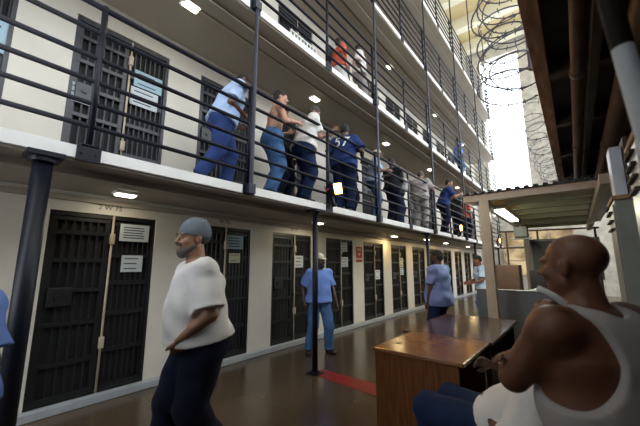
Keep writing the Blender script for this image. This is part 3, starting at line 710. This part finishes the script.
    # shirt
    if shirt and not tank:
        tr_ = [p for p in torso]+([] if hip[2] else [P(HL, HR, (.135*k, .148*k*F), (.135*k, .148*k*F), (0, 0, 1), .05)])
        hem = pel+sp*(-.06*k-shirt_len)
        lo_ = P(chest, hem-sp*.20, (.185*k*F, .135*k*F), (.185*k*F, .150*k*F), sw*.5+W([.5, 0, 0]), .06); tr_.append(lo_)
        if belly: tr_.append(P(chest+fr*.06*k, pel+fr*(.10+.05*belly)*k-sp*.03*k, (.14*k*F, .08*k), (.16*k*F, .13*k), sw, .07))
        for sgn in (1, -1):
            if not hip[2]: tr_.append(P(chest, pel+W([sgn*.07*k, .085*k, -.10*k]), (.10*k*F, .08*k*F), (.11*k*F, .085*k*F), sw, .05))
            S_, E, Wr, d = arms[sgn]; u_ = nrm(E-S_); e_ = S_+(E-S_)*slv
            tr_.append(EL(S_-sp*.01, (.07*k*F, .07*k*F, .075*k), sw, sp, .04))
            tr_.append(P(S_, S_+(E-S_)*.95, .062*k*F, .076*k*F, sw, .03, cut=[(e_, u_)]))
        neckc = nb+sp*.028*k
        sdf_mesh('shirt', tr_, res, M[shirt], R, grow=.020, noise=folds(.0105, len(label)), cuts=[(hem, -sp), (neckc-fr*.0, nrm(sp*1.0+fr*.35))])
    if tank:
        tk = [p for p in torso if p is not torso[4]]; hem = pel-sp*.1*k
        for sgn in (1, -1): tk.append(EL(chest+sw*sgn*.085*k-fr*.075*k+sp*.06*k, (.075*k, .04*k, .09*k), sw, sp, .04)); tk.append(EL(chest+sw*sgn*.075*k+fr*.075*k+sp*.05*k, (.085*k, .05*k, .06*k), sw, sp, .04))
        tk.append(P(chest, hem-sp*.06, (.17*k*F, .13*k*F), (.17*k*F, .14*k*F), sw, .06))
        for sgn in (1, -1):     # arm holes
            S_, E, Wr, d = arms[sgn]
            e = EL(S_-sw*sgn*(-.05*k)-sp*.08*k-fr*.02*k, (.135*k, .30*k, .195*k), sw, sp, .006, True); tk.append(e)
            tk.append(P(S_, E, .075*k, .06*k, sw, .004)); tk[-1].sub = True
        e = EL(nb+sp*.03*k+fr*.08*k, (.075*k, .12*k, .10*k), sw, sp, .006, True); tk.append(e)
        e = EL(nb+sp*.04*k-fr*.04*k, (.082*k, .12*k, .085*k), sw, sp, .006, True); tk.append(e)
        sdf_mesh('tank_top', tk, res*.8, M[shirt], R, grow=.010, noise=folds(.002, 5), cuts=[(hem, -sp)])
    # hair / hat / beard
    hres = min(res, .009)
    if hair and not hat:
        hh = HE((0, .026, .045), (.083, .102, .085), .02)
        cutp = hp_(0, -.055, .04); sdf_mesh('hair', [hh, HE((0, .07, -.01), (.066, .05, .06), .03)], hres, M[hair], R, cuts=[(cutp, nrm(-hyv*.85*1.0-hzv*.53))])
    if hat == 'beanie':
        sdf_mesh('beanie', [HE((0, .022, .046), (.090, .110, .094), .02), HE((0, .030, .098), (.070, .078, .055), .03)], hres, M['beanie'], R, noise=lambda X, Y, Z: .0015*np.sin(Z*330)+0*X+0*Y, cuts=[(hp_(0, 0, .014), nrm(-hzv-.22*hyv))])
        sdf_mesh('hair', [HE((0, .035, .02), (.080, .092, .065), .02)], hres, M[hair], R, cuts=[(hp_(0, .0, .0), nrm(-hyv*1.0+.1*hzv))])
    if hat in ('cap', 'capdark'):
        cm = M['capw'] if hat == 'cap' else M['blacksh']
        cp = sdf_mesh('cap', [HE((0, .02, .05), (.086, .106, .086), .02)], hres, cm, R, cuts=[(hp_(0, 0, .045), -hzv)])
        sdf_mesh('brim', [P(hp_(0, -.06, .052), hp_(0, -.135, .040), (.070*k, .008), (.058*k, .008), hx, .01)], .006, cm, cp)
        sdf_mesh('hair', [HE((0, .035, .02), (.080, .090, .065), .02)], hres, M[hair or 'hair'], R, cuts=[(hp_(0, .0, .0), nrm(-hyv))])
    if beard:
        sdf_mesh('beard', [HE((0, -.066, -.088), (.040, .036, .042), .02), HP((.058, -.012, -.05), (.03, -.06, -.085), .019, .026, .02), HP((-.058, -.012, -.05), (-.03, -.06, -.085), .019, .026, .02), HP((-.024, -.090, -.040), (.024, -.090, -.040), .011, .011, .01),
                 HE((0, -.092, -.058), (.014, .02, .006), .006, True)], hres, M[beard], R)
    if eyes:
        for s_ in (1, -1):
            e = MB().sph(hp_(s_*.030, -.0795, .010), .0115*k).build('eye', M['eye'], R, True)
            MB().sph(hp_(s_*.030, -.0870, .010), .0052*k).build('iris', M['hair'], e, True)
            MB().tube([hp_(s_*.012, -.098, .030), hp_(s_*.030, -.099, .036), hp_(s_*.048, -.088, .030)], .004*k).build('eyebrow', M[hair or 'hairg'], R, True)
    return R, dict(sp=sp, fr=fr, sw=sw, nb=nb, chest=chest, pel=pel, k=k)
#PEOPLE
# walking man with beanie
person((-2.34, 1.35, 0), -16, 'man walking in white T-shirt, grey beanie and dark baggy trousers, hand at his waist', h=1.88, res=.009, skinm='skin_tan', shirt='tee', trouser='navy', hair='hairg', hat='beanie', beard='hairg',
       lean=9, hip=(0, .05, 0), head=(12, 2, 0), lh=(.185, -.165, 1.02), lhd=(-.55, .1, -.8), rh=(-.10, -.04, 1.04), lfoot=(.09, .22), rfoot=(-.09, -.16), lfz=.04, belly=.5, fat=1.14, lcurl=.5, rcurl=.5, eyes=True, lpole=(.9, 1, 0), rpole=(-.7, 1, 0), loose=1.28, shirt_len=-.03, armf=1.1, headf=1.07, slv=.88)
# bald man in tank top, standing with crossed arms and hand near chin
R1, T1 = person((.065, 1.55, 0), -125, 'bald man in a white tank top seen from behind, hand raised to his chin', h=1.655, res=.008, skinm='skin_brown', shirt='tank', trouser='navy', hair=None, lean=8, head=(10, 2, 0), fat=1.28, belly=.5,
       tank=True, lh=(.05, -.22, 1.30), rh=(.12, -.24, 1.16), lpole=(1, .2, -1), rpole=(-1, .0, -.8), lcurl=.8, rcurl=.5, lhd=(-.35, -.1, .85), loose=1.1, armf=1.18, headf=1.11)
MBt = MB().tube([(-.118, 1.40, 1.462), (-.095, 1.385, 1.452), (-.07, 1.38, 1.437), (-.045, 1.385, 1.415)], .011, 8)
tag(MBt.build('cloth_strip', M['tee'], None, True), 'twisted white cloth strip held under the bald man\'s chin', 'cloth')
# seated man in jeans
person((-.50, 2.42, 0), -110, 'seated man in white T-shirt and blue jeans, mostly hidden behind the bald man', h=1.74, res=.009, skinm='skin_dark', shirt='tee', trouser='denimd', hair='hair', hip=(0, 0, -.42), lean=-50, head=(0, 0, 0),
       lfoot=(.15, -.36), rfoot=(-.13, -.38), lh=(.16, .04, .66), rh=(-.10, -.06, .86), kpole=(0, -.4, 1), loose=1.25, fat=1.1, shirt_len=-.10)
r = empty('folding_chair', (-.48, 2.40, 0), math.radians(-110)); tag(r, 'dark metal chair under the seated man in jeans', 'chair')
MB().box(-.22, .22, -.22, .22, .38, .41, .01).build('seat', M['desk_in'], r); MB().box(-.2, .2, .30, .32, .42, .60, .01).build('backrest', M['desk_in'], r)
for sx in (-.2, .2):
    MB().cyl((sx, -.2, 0), (sx, -.18, .38), .012).build('leg', M['darkmetal'], r, True); MB().cyl((sx, .24, 0), (sx, .20, .38), .012).cyl((sx, .20, .38), (sx, .34, .60), .012).build('leg', M['darkmetal'], r, True)
# ground floor men
person((-3.70, 4.5, 0), 62, 'man in a white cap, light blue shirt and jeans standing behind the thin black column', h=1.72, skinm='skin_dark', shirt='lblue', trouser='denim', hat='cap', head=(20, 4, 0), headf=1.08, lh=(.30, -.12, .86), rh=(-.28, .0, .88), lfoot=(.18, -.05), rfoot=(-.17, .06), ltoe=15, rtoe=-15, belly=.2, loose=1.12, beard='hair')
person((-1.98, 5.85, 0), -100, 'bearded man in a loose slate blue shirt standing behind the dark table', h=1.80, skinm='skin_dark', shirt='sblue', trouser='denimd', hair='hair', beard='hair', head=(10, -2, 0), lh=(.24, -.10, .86), rh=(-.22, -.38, 1.10), loose=1.1, fat=1.12, belly=.3, shirt_len=.10)
person((-2.0, 9.4, 0), -60, 'far man in a pale blue shirt beside the cream post', h=1.78, res=.016, skinm='skin_brown', shirt='lblue2', trouser='denim', lean=8, head=(0, 14, 0), lh=(.2, -.35, 1.05), rh=(-.18, -.35, 1.05))
person((-2.44, .10, 0), 20, 'man in a blue shirt cut off by the left edge of the photo', h=1.70, res=.012, skinm='skin_dark', shirt='lblue', trouser='navy', hair='hair')
# second tier men, z = 2.5
Z2 = DECK[0]+.003
person((-3.42, 2.16, Z2), 160, 'man in light blue shirt and dark blue trousers hunched forward on the second tier', h=1.70, skinm='skin_brown', shirt='lblue2', trouser='denimb', hair='hair', lean=20, head=(-10, 55, 0), lh=(.14, -.24, .95), rh=(-.12, -.26, 1.0), lfoot=(.10, -.10), rfoot=(-.10, .26), loose=1.15, fat=1.12, rfz=.03)
person((-3.36, 2.98, Z2), 150, 'shirtless man in blue jeans leaning by the second tier railing', h=1.70, skinm='skin_pink', shirt=None, trouser='denim', hair='hair', lean=10, head=(-15, 10, 0), lh=(.20, -.28, 1.12), rh=(-.18, -.34, 1.14), loose=1.15, fat=1.05)
person((-3.80, 3.62, Z2), 100, 'man in a black cap and dark shirt behind the shirtless man', h=1.80, skinm='skin_tan', shirt='blacksh', trouser='navy', hat='capdark', head=(-30, 5, 0))
person((-3.34, 3.66, Z2), 150, 'man in a white T-shirt and dark jeans leaning his arm on the second tier railing', h=1.80, skinm='skin_tan', shirt='tee', trouser='denimd', hair='hairg', lean=16, side=8, head=(-20, 35, 0), lh=(.05, -.55, 1.36), rh=(.02, -.45, 1.28), loose=1.15, fat=1.12, lpole=(1, .2, -.3))
Rn, Tn = person((-3.36, 4.86, Z2), 196, 'man in a royal navy shirt with large white print on the back', h=1.86, skinm='skin_dark', shirt='navysh', trouser='denimd', hair='hair', lean=8, head=(10, 10, 0), lh=(.32, -.28, 1.10), rh=(-.30, -.3, 1.15), loose=1.2, fat=1.15, shirt_len=.05)
c0 = Vector([float(x) for x in Tn['chest']+Tn['sp']*.01-Tn['fr']*.30])
tt = text('shirt_print', '57', .33, M['white'], Rn); m4 = Matrix.Translation(c0) @ Matrix.Rotation(math.radians(180), 4, 'Z') @ Matrix.Rotation(math.radians(90-8), 4, 'X')
from mathutils.bvhtree import BVHTree
sh = [c for c in Rn.children if c.name.startswith('shirt')][0]; bb = bmesh.new(); bb.from_mesh(sh.data); tree = BVHTree.FromBMesh(bb); dr = Vector([float(x) for x in Tn['fr']])
tb = bmesh.new(); tb.from_mesh(tt.data); bmesh.ops.triangulate(tb, faces=tb.faces); bmesh.ops.subdivide_edges(tb, edges=tb.edges, cuts=2)
for v in tb.verts:
    q = m4 @ v.co; hit = tree.ray_cast(q-dr*.2, dr)
    v.co = hit[0]-dr*(.006+v.co.z) if hit[0] else q+dr*.1
tb.to_mesh(tt.data); tb.free(); bb.free()
person((-3.34, 6.0, Z2), 120, 'man with white cap, pale blue shirt and blue jeans right of the second tall pole', h=1.60, skinm='skin_brown', shirt='lblue2', trouser='denim', hat='cap', lean=8, head=(0, 10, 0), lh=(.2, -.3, 1.05), rh=(-.2, -.3, 1.05))
person((-3.70, 5.6, Z2), 120, 'man in dark clothes behind the white-capped man on the second tier', h=1.74, res=.014, skinm='skin_dark', shirt='blacksh', trouser='navy')
person((-3.40, 7.05, Z2), 170, 'man in dark shirt carrying a white bundle on the second tier', h=1.70, res=.014, skinm='skin_dark', shirt='blacksh', trouser='navy', lh=(.12, -.32, 1.1), rh=(-.12, -.32, 1.1))
person((-3.62, 7.75, Z2), 150, 'man in black with folded arms just left of the grey-shirted man', h=1.72, res=.014, skinm='skin_brown', shirt='blacksh', trouser='denimd', lh=(-.1, -.26, 1.15), rh=(.1, -.26, 1.15))
person((-3.28, 8.55, Z2), 185, 'man in grey shirt and grey trousers leaning on the second tier railing', h=1.74, res=.014, skinm='skin_brown', shirt='greysh', trouser='greysh', hair='hairg', lean=12, head=(-20, 20, 0), lh=(.2, -.38, 1.2), rh=(-.2, -.35, 1.2), loose=1.15, fat=1.1)
person((-3.22, 10.3, Z2), 120, 'man in dark blue shirt leaning over the second tier railing', h=1.84, res=.016, skinm='skin_tan', shirt='navysh', trouser='navy', hair='hair', lean=22, head=(-20, 10, 0), lh=(.15, -.5, 1.30), rh=(-.1, -.55, 1.28), loose=1.15)
person((-3.3, 13.4, Z2), 140, 'farthest man in brown shirt on the second tier', h=1.74, res=.02, skinm='skin_dark', shirt='redcloth', trouser='navy')
person((-3.35, 12.2, Z2), 150, 'dark-clothed man between the navy-shirted man and the farthest man', h=1.76, res=.02, skinm='skin_dark', shirt='blacksh', trouser='navy')
o = MB().box(-.14, .14, -.08, .08, -.16, .16, .05); tag(o.build('cloth_bundle', M['tee'], None, True, (-3.13-.08, 7.28, Z2+1.0)), 'white cloth bundle held at the second tier railing', 'bundle')
# third tier
Z3 = DECK[1]+.003
person((-3.55, 5.85, Z3), 120, 'man in a white shirt standing on the third tier', h=1.72, res=.016, skinm='skin_dark', shirt='tee', trouser='greysh', hair='hair')
person((-3.75, 5.30, Z3), 150, 'man in a red-brown shirt on the third tier left of the white-shirted man', h=1.66, res=.016, skinm='skin_brown', shirt='redcloth', trouser='tee', hair='hair')
person((-3.4, 13.4, Z3), 130, 'man in a bright blue shirt far along the third tier', h=1.74, res=.02, skinm='skin_dark', shirt='lblue', trouser='denim', hair='hair')
#END
